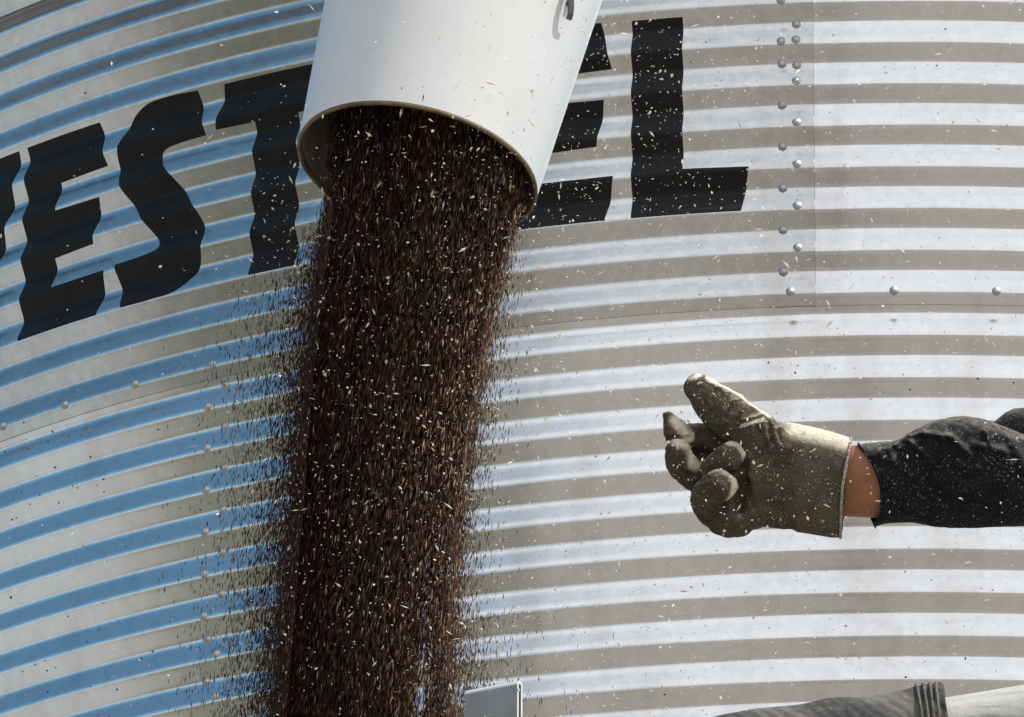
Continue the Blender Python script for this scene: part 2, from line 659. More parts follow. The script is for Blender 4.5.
def on_tube(x, y, lift=0.0):
    """point on the outside of the spout that shows at photo position x, y"""
    o = CAMP
    d = at(x, y, 1.0) - CAMP
    for t in np.linspace(DS - 0.4, DS + 0.6, 4000):
        p = o + d * t
        q = p - mouth
        h = q.dot(ax)
        rv = q - ax * h
        if np.linalg.norm(rv) <= rtap(max(h, 0)) and h > 0:
            n = rv / np.linalg.norm(rv)
            return p + n * lift, n
    return o + d * DS, -_fw


# bent latch hook near the top right of the tube, with its rivet
p0, n0 = on_tube(562, 10)
tt = np.cross(n0, ax)
tt /= np.linalg.norm(tt)
if tt.dot(_rt) < 0:
    tt = -tt
rings = []
for a, b, hgt in ((-0.006, 0.040, 0.001), (-0.0065, 0.026, 0.010), (-0.005, 0.014, 0.014), (-0.001, 0.003, 0.014), (0.004, -0.006, 0.012), (0.0075, -0.011, 0.008)):
    c = p0 + tt * a + ax * b + n0 * hgt
    w = tt * 0.0042 + ax * 0.0012
    hh = n0 * 0.0016
    rings.append(np.array([c - w - hh, c + w - hh, c + w + hh, c - w + hh]))
V1, F1 = loft(rings)
g = NT('latch_steel')
g.set(Metallic=0.9, Roughness=0.4, Base_Color=(0.16, 0.145, 0.13, 1))
obj('latch_hook', np_mesh('latch_hook', V1, F1, g.m, False), spout)
p1, n1 = on_tube(568, 3)
rings = [p1 + n1 * h + r * (np.cos(np.linspace(0, 2 * PI, 12, endpoint=False))[:, None] * tt + np.sin(np.linspace(0, 2 * PI, 12, endpoint=False))[:, None] * ax) for r, h in ((0.0045, -0.002), (0.0045, 0.004), (0.003, 0.007), (0.0004, 0.0075))]
V1, F1 = loft(rings)
obj('rivet', np_mesh('rivet', V1, F1, g.m), spout)


# ------------------------------------------------------------------ falling grain
def flakes(C, D, W, L, Wd, T, tint, mat, name, smooth=False):
    """spindle-shaped bits: centres C, long axes D, broad axes W, half sizes L, Wd, T"""
    n = len(C)
    N = np.cross(D, W)
    L, Wd, T = L[:, None], Wd[:, None], T[:, None]
    V = np.stack([C + D * L, C + W * Wd + D * L * 0.15, C + N * T + D * L * 0.1, C - W * Wd + D * L * 0.15, C - N * T + D * L * 0.1, C - D * L], 1)
    base = np.array([[0, 1, 2], [0, 2, 3], [0, 3, 4], [0, 4, 1], [5, 2, 1], [5, 3, 2], [5, 4, 3], [5, 1, 4]])
    F = (np.arange(n)[:, None, None] * 6 + base).reshape(-1, 3)
    me = np_mesh(name, V.reshape(-1, 3), F, mat, smooth)
    at_ = me.attributes.new('tint', 'FLOAT', 'POINT')
    at_.data.foreach_set('value', np.repeat(tint, 6).astype(np.float32))
    return me


def unit(a):
    return a / np.linalg.norm(a, axis=1, keepdims=True)


def perp(D):
    r = unit(rng.normal(size=D.shape))
    w = r - D * (r * D).sum(1, keepdims=True)
    return unit(w)


# outline of the stream, in photo pixels at the spout's distance
YS = np.array([40, 110, 160, 200, 250, 300, 400, 500, 600, 717, 900, 1200])
XL = np.array([352, 329, 326, 322, 316, 310, 299, 292, 284, 274, 262, 245])
XR = np.array([520, 520, 533, 527, 512, 497, 479, 465, 456, 453, 453, 455])


def at_n(x, y, d):
    return CAMP + d[:, None] * (_fw + _rt * ((x - 512) / F_PX)[:, None] + _up * ((358.5 - y) / F_PX)[:, None])


def lanes(u, y):
    """uneven density across the stream: streaky lanes that shift slowly down its length"""
    s = u + 0.02 * np.sin(y / 70.0)
    w = 0.5 * np.sin(9.1 * s + 0.6 + y / 230) + 0.35 * np.sin(21.0 * s + y / 160.0) + 0.3 * np.sin(37.0 * s + 2.0 - y / 110)
    return w


def stream(n):
    y = rng.uniform(70, 860, n)
    u = rng.uniform(-1.0, 1.0, n)
    keep = rng.uniform(0, 1, n)
    dens = 0.75 + 0.3 * lanes(u, y)
    # thinner towards the right edge and lower down, with an open lane
    edge = np.clip((1 - np.abs(u)) / np.where(u < 0, 0.30, 0.18), 0.08, 1)
    dens *= edge
    thin = np.clip((y - 430) / 260, 0, 1)
    dens *= 1 - thin * 0.93 * np.exp(-((u - 0.64 + 0.00025 * (y - 600)) / 0.10) ** 2)
    dens *= 1 - 0.55 * thin * np.clip((u - 0.15) / 0.4, 0, 1) * np.clip(0.6 + 0.8 * np.sin(31 * u + y / 90) * np.sin(y / 37 + 9 * u), 0, 1)
    dens *= 1 - 0.35 * np.clip((u - 0.05) / 0.5, 0, 1)
    k = keep < dens
    y, u = y[k], u[k]
    xl, xr = np.interp(y, YS, XL), np.interp(y, YS, XR)
    x = (xl + xr) / 2 + (xr - xl) / 2 * u + rng.normal(0, 3.5, len(u)) * np.clip((y - 190) / 60, 0, 1)
    hd = 0.085 * np.sqrt(np.clip(1 - u**2, 0.03, 1))
    d = DS + rng.normal(0, 0.5, len(y)) * hd + 0.01
    return x, y, d


x1, y1, d1 = stream(520000)
# inside the mouth, keep within the tube
q = at_n(x1, y1, d1) - mouth
h = q @ ax
rr_ = np.linalg.norm(q - h[:, None] * ax, axis=1)
ok = (h < 0) | ((rr_ < RM - 0.012) & (h < 0.22))
x1, y1, d1 = x1[ok], y1[ok], d1[ok]
# fringe of single grains beside the stream
nf = 40000
yf = 205 + (860 - 205) * rng.uniform(0, 1, nf) ** 0.8
left = rng.uniform(0, 1, nf) < 0.70
ex = rng.exponential(1, nf)
xl, xr = np.interp(yf, YS, XL), np.interp(yf, YS, XR)
grow = np.clip((yf - 195) / 120, 0.12, 1)
xf = np.where(left, xl + 12 - ex * 20 * grow, xr - 8 + ex * 9 * np.clip(grow, 0.3, 1) * np.where(yf > 610, 1.9, 1.0))
df = DS + rng.normal(0, 0.07, nf)
q = at_n(xf, yf, df) - mouth
ok = (q @ ax < -0.01) & (np.abs(xf - 380) < 230)
x_ = np.concatenate([x1, xf[ok]])
y_ = np.concatenate([y1, yf[ok]])
d_ = np.concatenate([d1, df[ok]])
C = at_n(x_, y_, d_)
n = len(C)
lean = np.radians(7) + rng.normal(0, np.radians(6.5), n)
D = unit(np.stack([np.sin(lean), rng.normal(0, 0.15, n), np.cos(lean)], -1))
W = perp(D)
L = rng.uniform(0.0036, 0.0080, n)
Wd = rng.uniform(0.0006, 0.0011, n)
fine = np.where(np.arange(n) >= len(x1), 0.74, 1.0)
L, Wd = L * fine, Wd * fine
T = Wd * rng.uniform(0.55, 0.8, n)
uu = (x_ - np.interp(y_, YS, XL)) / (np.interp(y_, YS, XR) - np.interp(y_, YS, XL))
tint = rng.beta(1.4, 2.9, n) * np.clip(0.72 + 0.6 * uu, 0.7, 1.2) + 0.26 * np.clip((uu - 0.40) / 0.5, 0, 1) * rng.uniform(0, 1, n)  # seeds tinted paler towards the right, painting in the stream's sunlit side
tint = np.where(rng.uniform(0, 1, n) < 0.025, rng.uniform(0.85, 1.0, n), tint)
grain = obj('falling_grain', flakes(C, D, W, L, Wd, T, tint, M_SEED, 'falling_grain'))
tag(grain, 'dense stream of dark brown grain falling from the white spout', 'grain', kind='stuff')

# ------------------------------------------------------------------ chaff in the air
# a cloud round the stream, thicker towards the side the wind carries it (right)
n1_, n2_, n3_ = 2300, 9500, 2200
cx0, cy0, cz0 = at(400, 360, DS)
X = np.concatenate([rng.normal(-0.02, 0.10, n1_) + cx0, cx0 + 0.05 + rng.gamma(1.6, 0.27, n2_), rng.uniform(-1.5, 1.5, n3_) + cx0 + 0.6])
Y = np.concatenate([cy0 - np.abs(rng.normal(0.07, 0.10, n1_)), cy0 + rng.normal(-0.15, 0.5, n2_), cy0 + rng.uniform(-1.6, 2.4, n3_)])
Z = np.concatenate([cz0 + rng.triangular(-0.6, 0.22, 0.36, n1_), cz0 + rng.uniform(-0.75, 0.65, n2_), cz0 + rng.uniform(-0.9, 0.9, n3_)])
C = np.stack([X, Y, Z], -1)
q = C - mouth
h = q @ ax
rr_ = np.linalg.norm(q - h[:, None] * ax, axis=1)
C = C[~((h > -0.005) & (rr_ < RM + 0.06) & (h < 2.4) & (rr_ > RM - 0.03))]
n = len(C)
D = unit(rng.normal(size=(n, 3)) + np.array([0.25, 0, 0.25]))
W = perp(D)
big = rng.uniform(0, 1, n) < 0.05
L = np.where(big, rng.uniform(0.0032, 0.0070, n), np.clip(rng.lognormal(math.log(0.00135), 0.42, n), 0.0006, 0.0034))
Wd = np.where(big, rng.uniform(0.0010, 0.0016, n), L * rng.uniform(0.35, 0.8, n))
T = Wd * 0.35
chaff = obj('airborne_chaff', flakes(C, D, W, L, Wd, T, rng.uniform(0, 1, n), M_CHAFF, 'airborne_chaff'))
tag(chaff, 'pale chaff and straw dust drifting in the air all round the grain stream', 'chaff', kind='stuff')

# a loose scatter of dark seeds, mostly low on the left
n = 90
xs = np.concatenate([rng.gamma(2.0, 42, 60), rng.uniform(0, 1024, 30)])
ys = np.concatenate([rng.uniform(420, 760, 60), rng.uniform(20, 717, 30)])
C = at_n(xs, ys, rng.uniform(9.6, 12.0, n))
D = unit(rng.normal(size=(n, 3)))
L = rng.uniform(0.0014, 0.0024, n)
stray = obj('stray_seeds', flakes(C, D, perp(D), L, L * 0.8, L * 0.7, rng.uniform(0, 1, n), M_STRAY, 'stray_seeds', True))
tag(stray, 'small dark seeds scattered in the air in front of the steel wall', 'seeds', kind='stuff')

# ------------------------------------------------------------------ person: right arm, gloved hand
DH = 10.5
SH = DH / F_PX
GX, GY, GZ = 650.0, 360.0, 3.775     # glove sketch: origin and scale


def gp(zx, zy, dd=0.0):
    """glove sketch units -> world; dd towards the camera in the same units"""
    return at(GX + zx / GZ, GY + zy / GZ, DH - dd / GZ * SH)


def chain(pts, n=28, m=10):
    """tapered tube with round ends through (zx, zy, dd, radius)"""
    pts = np.array(pts, float)
    # resample with Catmull-Rom
    out = []
    N = len(pts)
    for i in range(N - 1):
        p0, p1, p2, p3 = pts[max(i - 1, 0)], pts[i], pts[i + 1], pts[min(i + 2, N - 1)]
        for t in np.linspace(0, 1, m, endpoint=False):
            out.append(0.5 * ((2 * p1) + (-p0 + p2) * t + (2 * p0 - 5 * p1 + 4 * p2 - p3) * t * t + (-p0 + 3 * p1 - 3 * p2 + p3) * t**3))
    out.append(pts[-1])
    out = np.array(out)
    # round ends
    d0 = out[0, :3] - out[1, :3]
    d0 /= np.linalg.norm(d0)
    d1 = out[-1, :3] - out[-2, :3]
    d1 /= np.linalg.norm(d1)
    ends0 = [np.append(out[0, :3] + d0 * out[0, 3] * math.sin(a), out[0, 3] * math.cos(a)) for a in np.radians((85, 65, 45, 25))]
    ends1 = [np.append(out[-1, :3] + d1 * out[-1, 3] * math.sin(a), out[-1, 3] * math.cos(a)) for a in np.radians((25, 45, 65, 85))]
    out = np.array(ends0 + list(out) + ends1)
    C = out[:, :3]
    Tn = np.gradient(C, axis=0)
    Tn /= np.linalg.norm(Tn, axis=1, keepdims=True)
    ref = np.array([0, 0, 1.0]) if abs(Tn[len(Tn) // 2][2]) < 0.8 else np.array([0.0, 1, 0])
    rings = []
    a = np.linspace(0, 2 * PI, n, endpoint=False)
    for c, t, r in zip(C, Tn, out[:, 3]):
        u = np.cross(ref, t)
        u /= np.linalg.norm(u)
        w = np.cross(t, u)
        L_ = c + r * (np.cos(a)[:, None] * u + np.sin(a)[:, None] * w)
        rings.append(np.array([gp(*q) for q in L_]))
    return loft(rings)


def slab(stations, n=56, ex=2.3):
    """closed body along x: (zx_top, zy_top, zx_bot, zy_bot, half_depth, dd)"""
    rings = []
    a = np.linspace(0, 2 * PI, n, endpoint=False)
    ca, sa = np.cos(a), np.sin(a)
    sc = np.sign(ca) * np.abs(ca) ** (2 / ex)
    ss = np.sign(sa) * np.abs(sa) ** (2 / ex)
    for xt, yt, xb, yb, hd, dd in stations:
        cx, cy, hx, hy = (xt + xb) / 2, (yt + yb) / 2, (xt - xb) / 2, (yt - yb) / 2
        rings.append(np.array([gp(cx + hx * c, cy + hy * c, dd + hd * s) for c, s in zip(sc, ss)]))
    return loft(rings)


def evaluated(me, mods):
    o = bpy.data.objects.new('tmp', me)
    COL.objects.link(o)
    for typ, kw in mods:
        md = o.modifiers.new(typ, typ)
        for k, v in kw.items():
            setattr(md, k, v)
    dg = bpy.context.evaluated_depsgraph_get()
    dg.update()
    ev = o.evaluated_get(dg)
    m2 = bpy.data.meshes.new_from_object(ev)
    V = np.empty(len(m2.vertices) * 3, np.float32)
    m2.vertices.foreach_get('co', V)
    V = V.reshape(-1, 3)
    F = [list(p.vertices) for p in m2.polygons]
    Nn = np.array([v.normal[:] for v in m2.vertices])
    bpy.data.objects.remove(o)
    return V, F, Nn


CREASES = [((362, 395), (356, 470), 16, 0.008), ((356, 470), (338, 570), 18, 0.009), ((60, 292), (150, 292), 6, 0.003),
           ((335, 248), (430, 222), 7, 0.0035), ((440, 215), (468, 330), 8, 0.0035), ((470, 225), (492, 310), 7, 0.0025), ((400, 250), (440, 330), 9, 0.003), ((395, 390), (462, 300), 9, 0.0025),
           ((355, 430), (390, 560), 10, 0.003), ((215, 66), (285, 108), 6, 0.0025), ((250, 95), (230, 150), 7, 0.002), ((310, 130), (285, 210), 8, 0.0025), ((345, 160), (330, 225), 7, 0.002), ((200, 420), (215, 390), 6, 0.002),
           ((480, 400), (560, 430), 14, 0.0015), ((430, 520), (520, 600), 14, 0.002), ((300, 640), (380, 600), 10, 0.002), ((70, 290), (150, 300), 6, 0.002), ((90, 400), (160, 440), 7, 0.002), ((200, 560), (270, 610), 8, 0.002)]


def seg_d(px, py, s, e):
    ax_, ay_ = s
    bx_, by_ = e
    vx, vy = bx_ - ax_, by_ - ay_
    tt_ = np.clip(((px - ax_) * vx + (py - ay_) * vy) / (vx * vx + vy * vy), 0, 1)
    return np.hypot(px - ax_ - tt_ * vx, py - ay_ - tt_ * vy)


def blob(parts, voxel, smooth, wr=0.0, ws=60.0):
    V, F = join(parts)
    me = np_mesh('tmp', V, F, None)
    bm = bmesh.new()
    bm.from_mesh(me)
    bmesh.ops.recalc_face_normals(bm, faces=bm.faces)
    bm.to_mesh(me)
    bm.free()
    V, F, Nn = evaluated(me, [('REMESH', dict(mode='VOXEL', voxel_size=voxel)), ('SMOOTH', dict(factor=0.5, iterations=smooth))])
    w = V.astype(float) - CAMP
    dz = w @ _fw
    zx = ((w @ _rt) / dz * F_PX + 512 - GX) * GZ
    zy = (358.5 - (w @ _up) / dz * F_PX - GY) * GZ
    front = np.clip(-(Nn @ _fw) * 2, 0, 1)
    cut = np.zeros(len(V))
    for (s0, e0, wd, dep) in CREASES:
        cut += dep * np.exp(-(seg_d(zx, zy, s0, e0) / wd) ** 2) - 0.5 * dep * np.exp(-((seg_d(zx, zy, s0, e0) - 2.2 * wd) / wd) ** 2)
    V = V - Nn * (cut * front)[:, None]
    if wr:
        h = np.array([(abs(mnoise.noise(Vector(v) * ws)) * -2 + 0.6) + 0.6 * mnoise.noise(Vector(v) * ws * 2.7) for v in V.astype(float)])
        V = V + Nn * (h * wr)[:, None]
    return V, F


SUNLIT_PAINT = [('ring', [(222, 412), (268, 406), (304, 428), (321, 468), (312, 512), (298, 536)], 13), ('little', [(290, 308), (332, 318), (356, 352), (360, 388), (350, 424)], 12), ('index', [(96, 228), (122, 254), (142, 290)], 24), ('middle', [(100, 300), (142, 314), (166, 348), (170, 392)], 26),
        ('body', [(215, 66), (330, 124), (450, 210)], 8), ('body', [(345, 246), (430, 220)], 4), ('body', [(560, 255), (700, 283), (752, 296)], 44), ('body', [(150, 72), (190, 54)], 8)]  # strokes of pale colour painted where the glove's edges catch the sun


def sunlit_paint(me, spans):
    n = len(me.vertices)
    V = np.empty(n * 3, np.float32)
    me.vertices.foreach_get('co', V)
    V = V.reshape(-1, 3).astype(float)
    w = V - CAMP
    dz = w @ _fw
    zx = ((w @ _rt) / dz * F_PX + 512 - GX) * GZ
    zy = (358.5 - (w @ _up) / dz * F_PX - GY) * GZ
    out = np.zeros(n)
    for part, line, wd in SUNLIT_PAINT:
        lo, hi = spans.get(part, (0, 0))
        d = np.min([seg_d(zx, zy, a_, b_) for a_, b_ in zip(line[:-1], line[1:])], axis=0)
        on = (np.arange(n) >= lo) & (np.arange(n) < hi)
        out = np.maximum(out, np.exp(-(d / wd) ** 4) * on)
    at_ = me.attributes.new('sunlit_paint', 'FLOAT', 'POINT')
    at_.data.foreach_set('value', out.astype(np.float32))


def join_any(parts):
    V, F, o = [], [], 0
    for v, f in parts:
        V.append(v)
        F += [[i + o for i in q] for q in f]
        o += len(v)
    return np.concatenate(V), F


def cloth(name, c0, c1, dust, speck, rough=0.9, weave=420, lie=0.0):
    g = NT(name)
    v = g.coord()
    col = g.ramp(g.noise(v, 22, 6, 0.65), [(0.3, c0), (0.7, c1)])
    # chaff stuck in the cloth: pale specks in uneven patches
    vo = g.n('TexVoronoi', Scale=250.0)
    wob = g.n('TexNoise', Scale=60.0, Detail=2.0)
    g.l(v, wob.inputs['Vector'])
    sc = g.n('VectorMath', operation='MULTIPLY_ADD')
    sc.inputs[1].default_value = (0.03, 0.03, 0.03)
    g.l(wob.outputs['Color'], sc.inputs[0])
    g.l(v, sc.inputs[2])
    g.l(sc.outputs[0], vo.inputs['Vector'])
    spk = g.ramp(vo.outputs['Distance'], [(0.12, (1, 1, 1)), (0.24, (0, 0, 0))])
    patch = g.ramp(g.noise(v, 26, 4, 0.7), [(0.38, (0, 0, 0)), (0.58, (speck, speck, speck))])
    col = g.mix(g.mix(1.0, spk, patch, 'MULTIPLY'), col, dust)
    if lie:
        # settled grain dust, also painting what faces up lighter as if sunlit, in patches
        ge = g.n('NewGeometry')
        sx = g.n('SeparateXYZ')
        g.l(ge.outputs['Normal'], sx.inputs[0])
        k = g.n('MapRange')
        k.inputs['From Min'].default_value = 0.25
        k.inputs['From Max'].default_value = 0.95
        k.inputs['To Max'].default_value = lie
        g.l(sx.outputs['Z'], k.inputs['Value'])
        br = g.ramp(g.noise(v, 120, 5, 0.75), [(0.36, (0.1, 0.1, 0.1)), (0.60, (1, 1, 1))])
        col = g.mix(g.mix(1.0, k.outputs[0], br, 'MULTIPLY'), col, dust)
        # sunlit rims painted pale into the colour along finger ends, thumb and cuff
        wa = g.n('Attribute', attribute_name='sunlit_paint')
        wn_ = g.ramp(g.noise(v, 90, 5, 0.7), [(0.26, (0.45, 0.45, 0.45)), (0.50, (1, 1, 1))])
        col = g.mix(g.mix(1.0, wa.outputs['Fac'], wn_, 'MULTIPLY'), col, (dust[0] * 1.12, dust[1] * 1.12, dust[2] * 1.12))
    g.l(col, g.b.inputs['Base Color'])
    g.set(Roughness=rough)
    g.b.inputs['Specular IOR Level'].default_value = 0.2
    b = g.bump(g.noise(v, 70, 6, 0.65), 0.7, 0.005)
    g.bump(g.noise(v, weave, 3), 0.6, 0.0015, b)
    return g.m


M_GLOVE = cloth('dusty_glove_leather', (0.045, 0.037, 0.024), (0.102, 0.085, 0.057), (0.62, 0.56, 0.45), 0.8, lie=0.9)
M_CUFF = cloth('pale_glove_canvas', (0.055, 0.046, 0.031), (0.122, 0.104, 0.073), (0.64, 0.58, 0.47), 0.9, lie=1.0)
M_JACKET = cloth('dark_jacket_cloth', (0.006, 0.006, 0.008), (0.014, 0.013, 0.016), (0.40, 0.37, 0.33), 0.8, lie=0.55)
g = NT('skin')
v = g.coord()
g.l(g.ramp(g.noise(v, 40, 4), [(0.3, (0.26, 0.095, 0.042)), (0.7, (0.37, 0.15, 0.075))]), g.b.inputs['Base Color'])
g.set(Roughness=0.5)
g.b.inputs['Subsurface Weight'].default_value = 0.08
g.b.inputs['Subsurface Radius'].default_value = (0.01, 0.004, 0.002)
g.bump(g.noise(v, 300, 3), 0.2, 0.001)
M_SKIN = g.m

person = empty('person', tuple(at(1500, 1400, DH + 0.2)))
tag(person, 'person in a dark jacket reaching in an arm with a dusty work glove', 'person')

# glove body: cuff -> palm -> knuckles
palm = slab([
    (752, 300, 722, 660, 118, 0), (700, 284, 690, 664, 116, 0), (640, 264, 640, 657, 112, 0), (560, 246, 560, 645, 108, 0),
    (490, 232, 500, 636, 104, 0), (440, 232, 430, 628, 100, 0), (380, 262, 385, 640, 92, 0), (320, 300, 335, 668, 84, 4),
    (270, 345, 285, 664, 76, 6), (225, 400, 235, 635, 66, 10), (190, 450, 200, 590, 50, 14), (168, 490, 175, 545, 30, 14)])
heel = chain([(400, 560, 20, 70), (300, 595, 30, 74), (235, 560, 30, 62)])
thumb = chain([(450, 325, 40, 98), (369, 264, 30, 90), (294, 202, 14, 84), (226, 150, 8, 75), (184, 106, 6, 56)])
mound = chain([(440, 330, 55, 78), (400, 420, 50, 70), (380, 500, 38, 60)])
fill = chain([(380, 420, -40, 90), (280, 390, -100, 66), (200, 385, -100, 58)])
body_g = blob([palm, heel, thumb, mound, fill], 0.0018, 6, 0.0021, 38)
index = blob([chain([(300, 315, -75, 62), (220, 296, -70, 58), (158, 292, -44, 52), (112, 288, 10, 52), (92, 256, 34, 44), (66, 211, 44, 19)])], 0.0014, 4, 0.0012, 60)
middle = blob([chain([(320, 450, -40, 62), (215, 455, -26, 58), (150, 425, 2, 56), (116, 385, 34, 58), (104, 345, 52, 48)])], 0.0014, 4, 0.0012, 60)
ring_f = blob([chain([(330, 600, -10, 70), (248, 572, 24, 66), (214, 520, 80, 62), (258, 474, 130, 62)])], 0.0014, 4, 0.0012, 60)
little = blob([chain([(300, 520, 10, 58), (232, 440, 24, 46), (258, 395, 58, 48), (306, 360, 92, 54)])], 0.0014, 4, 0.0012, 60)
V, F = join_any([body_g, index, middle, ring_f, little])
me = np_mesh('work_glove', V, F, M_GLOVE)
spans, c_ = {}, 0
for nm, part in (('body', body_g), ('index', index), ('middle', middle), ('ring', ring_f), ('little', little)):
    spans[nm] = (c_, c_ + len(part[0]))
    c_ += len(part[0])
sunlit_paint(me, spans)
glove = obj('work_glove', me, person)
tag(glove, 'thick dusty brown work glove with loosely curled fingers')
# cuff shell of paler canvas, its hem and the open end
a = np.linspace(0, 2 * PI, 64, endpoint=False)


def oval(xt, yt, xb, yb, hd, dd=0, ex=2.3, wob=0.0):
    ca, sa = np.cos(a), np.sin(a)
    c = np.sign(ca) * np.abs(ca) ** (2 / ex)
    s = np.sign(sa) * np.abs(sa) ** (2 / ex)
    w = 1 + wob * np.sin(3 * a + 1) + wob * 0.7 * np.sin(7 * a)
    cx, cy, hx, hy = (xt + xb) / 2, (yt + yb) / 2, (xt - xb) / 2, (yt - yb) / 2
    return np.array([gp(cx + hx * q * k + bulge, cy + hy * q * k, dd + hd * r * k) for q, r, k, bulge in zip(c, s, w, -14 * (1 - np.abs(ca)))])


V, F = loft([oval(500, 262, 500, 620, 92, 0), oval(560, 243, 556, 650, 111, 0), oval(600, 250, 600, 657, 115, 0, wob=0.003), oval(650, 262, 640, 664, 119, 0, wob=0.005), oval(700, 277, 684, 672, 123, 0, wob=0.008), oval(757, 296, 718, 672, 125, 0, wob=0.012),
             oval(757, 308, 716, 655, 114, 0, wob=0.012), oval(690, 300, 680, 640, 100, 0)], cap=False)
me = np_mesh('glove_cuff', V, F[:, ::-1], M_CUFF)
sunlit_paint(me, {'body': (0, len(V))})
obj('glove_cuff', me, glove)
hem = []
base = oval(759, 296, 719, 673, 126, 0, wob=0.012)
cen = base.mean(0)
side = np.array([1.0, 0, 0])
for q in np.linspace(0, 2 * PI, 8, endpoint=False):
    rad_ = base - cen
    rad_ /= np.linalg.norm(rad_, axis=1, keepdims=True)
    hem.append(base + (math.cos(q) * side + math.sin(q) * rad_) * 0.0019)
A = np.stack(hem + [hem[0]], 1)
g = NT('hem_thread')
v = g.coord()
g.l(g.ramp(g.noise(v, 380, 2), [(0.4, (0.16, 0.14, 0.105)), (0.6, (0.45, 0.41, 0.34))]), g.b.inputs['Base Color'])
g.set(Roughness=0.9)
g.bump(g.noise(v, 380, 2), 1.0, 0.003)
obj('hem', np_mesh('hem', A.reshape(-1, 3), grid_faces(64, 9, True), g.m), glove)

# bare wrist, and the rest of the arm and figure (all beyond the picture's right edge)
def wr(zx, y0, y1, hd, dd=0):
    return oval(zx, y0, zx, y1, hd, dd, ex=2.1)


rings = [wr(560, 345, 585, 70), wr(680, 335, 590, 78), wr(760, 324, 592, 84), wr(810, 320, 594, 88), wr(880, 316, 596, 92), wr(1000, 330, 590, 94), wr(1300, 350, 580, 96), wr(1700, 350, 580, 96)]
V, F = loft(rings)
body = obj('forearm', np_mesh('forearm', V, F[:, ::-1], M_SKIN), person)

# sleeve sketch units
SX, SY, SZ = 840.0, 390.0, 4.783


def sp_(zx, zy, dd=0.0):
    return at(SX + zx / SZ, SY + zy / SZ, DH - dd / SZ * SH)


TOP = np.array([(86, 262), (130, 254), (180, 249), (240, 246), (285, 238), (330, 205), (380, 180), (450, 146), (520, 130), (580, 125), (680, 135), (760, 165), (860, 205), (960, 240), (1100, 250), (1600, 230), (2200, 150)])
BOT = np.array([(165, 652), (200, 645), (235, 638), (270, 632), (310, 630), (350, 633), (390, 642), (450, 656), (520, 661), (580, 660), (680, 658), (760, 654), (860, 650), (960, 650), (1100, 655), (1600, 700), (2200, 800)])
HD = np.array([150, 150, 151, 153, 156, 165, 176, 190, 200, 205, 210, 212, 214, 216, 220, 240, 260])
m = 190
t = np.linspace(0, 1, m) ** 1.35 * (len(TOP) - 1)
idx = np.arange(len(TOP))
tx, ty = np.interp(t, idx, TOP[:, 0]), np.interp(t, idx, TOP[:, 1])
bx, by = np.interp(t, idx, BOT[:, 0]), np.interp(t, idx, BOT[:, 1])
hd = np.interp(t, idx, HD)
ker = np.ones(5) / 5
for arr in (tx, ty, bx, by, hd):
    arr[2:-2] = np.convolve(arr, ker, 'valid')
nA = 150
aa = np.linspace(0, 2 * PI, nA, endpoint=False)
FOLDS = [((262, 262), (330, 215), 9, 26), ((330, 215), (400, 205), 12, 30), ((400, 205), (530, 225), 15, 34), ((530, 225), (620, 310), 14, 32), ((330, 240), (470, 380), 14, 24), ((490, 240), (500, 340), 11, 22), ((250, 340), (420, 470), 18, 14), ((690, 190), (735, 290), 13, 24), ((600, 480), (760, 420), 24, 20), ((420, 560), (640, 590), 26, 18), ((820, 230), (900, 420), 22, 24), ((230, 560), (330, 480), 18, 14), ((560, 350), (680, 380), 16, 18), ((640, 260), (800, 300), 18, 18), ((450, 430), (560, 520), 18, 14), ((110, 330), (190, 300), 14, 8), ((120, 470), (240, 520), 16, 10)]


Q = np.zeros((nA, m + 3, 3))
for j in range(m):
    ca, sa = np.cos(aa), np.sin(aa)
    c = np.sign(ca) * np.abs(ca) ** (2 / 2.2)
    s = np.sign(sa) * np.abs(sa) ** (2 / 2.2)
    cx, cy, hx, hy = (tx[j] + bx[j]) / 2, (ty[j] + by[j]) / 2, (tx[j] - bx[j]) / 2, (ty[j] - by[j]) / 2
    X_, Y_ = cx + hx * c + np.where(sa > 0, 74, -30) * (1 - np.abs(ca) ** 1.6) * np.exp(-j / 26), cy + hy * c
    bump_ = np.zeros(nA)
    for s0, e0, wd, ht in FOLDS:
        bump_ += ht * np.exp(-(seg_d(X_, Y_, s0, e0) / wd) ** 2)
    nz = np.array([mnoise.noise(Vector((x / 90 + 3, y / 150, q * 1.5))) * 9 + mnoise.noise(Vector((x / 40, y / 55, q * 3))) * 8 + mnoise.noise(Vector((x / 17 + y / 60, y / 30, q * 5))) * 4 for x, y, q in zip(X_, Y_, sa)])
    fade = np.clip((j - 2) / 10, 0, 1)
    Dp = hd[j] * s + (bump_ + nz * 1.6) * np.sign(sa) * np.abs(sa) ** 0.5 * fade
    Y2 = Y_ + nz * 0.35 * c * fade
    for i in range(nA):
        Q[i, j + 3] = sp_(X_[i], Y2[i], Dp[i])
# turned-in cuff
for jj, sc_ in ((2, 0.965), (1, 0.93), (0, 0.90)):
    cen = Q[:, 3].mean(0)
    Q[:, jj] = cen + (Q[:, 3] - cen) * sc_ + (0 if jj == 2 else (0.012 if jj == 1 else 0.05)) * _rt
# hem: a thicker turned band and its line of stitching
for jj, am in ((3, 0.0022), (4, 0.0030), (5, 0.0032), (6, 0.0032), (7, 0.0030), (8, 0.0028), (9, 0.0024), (10, -0.0012)):
    cen = Q[:, jj].mean(0)
    dv = Q[:, jj] - cen
    Q[:, jj] += dv / np.linalg.norm(dv, axis=1, keepdims=True) * am
parts = [(Q.reshape(-1, 3), grid_faces(nA, m + 3, True))]
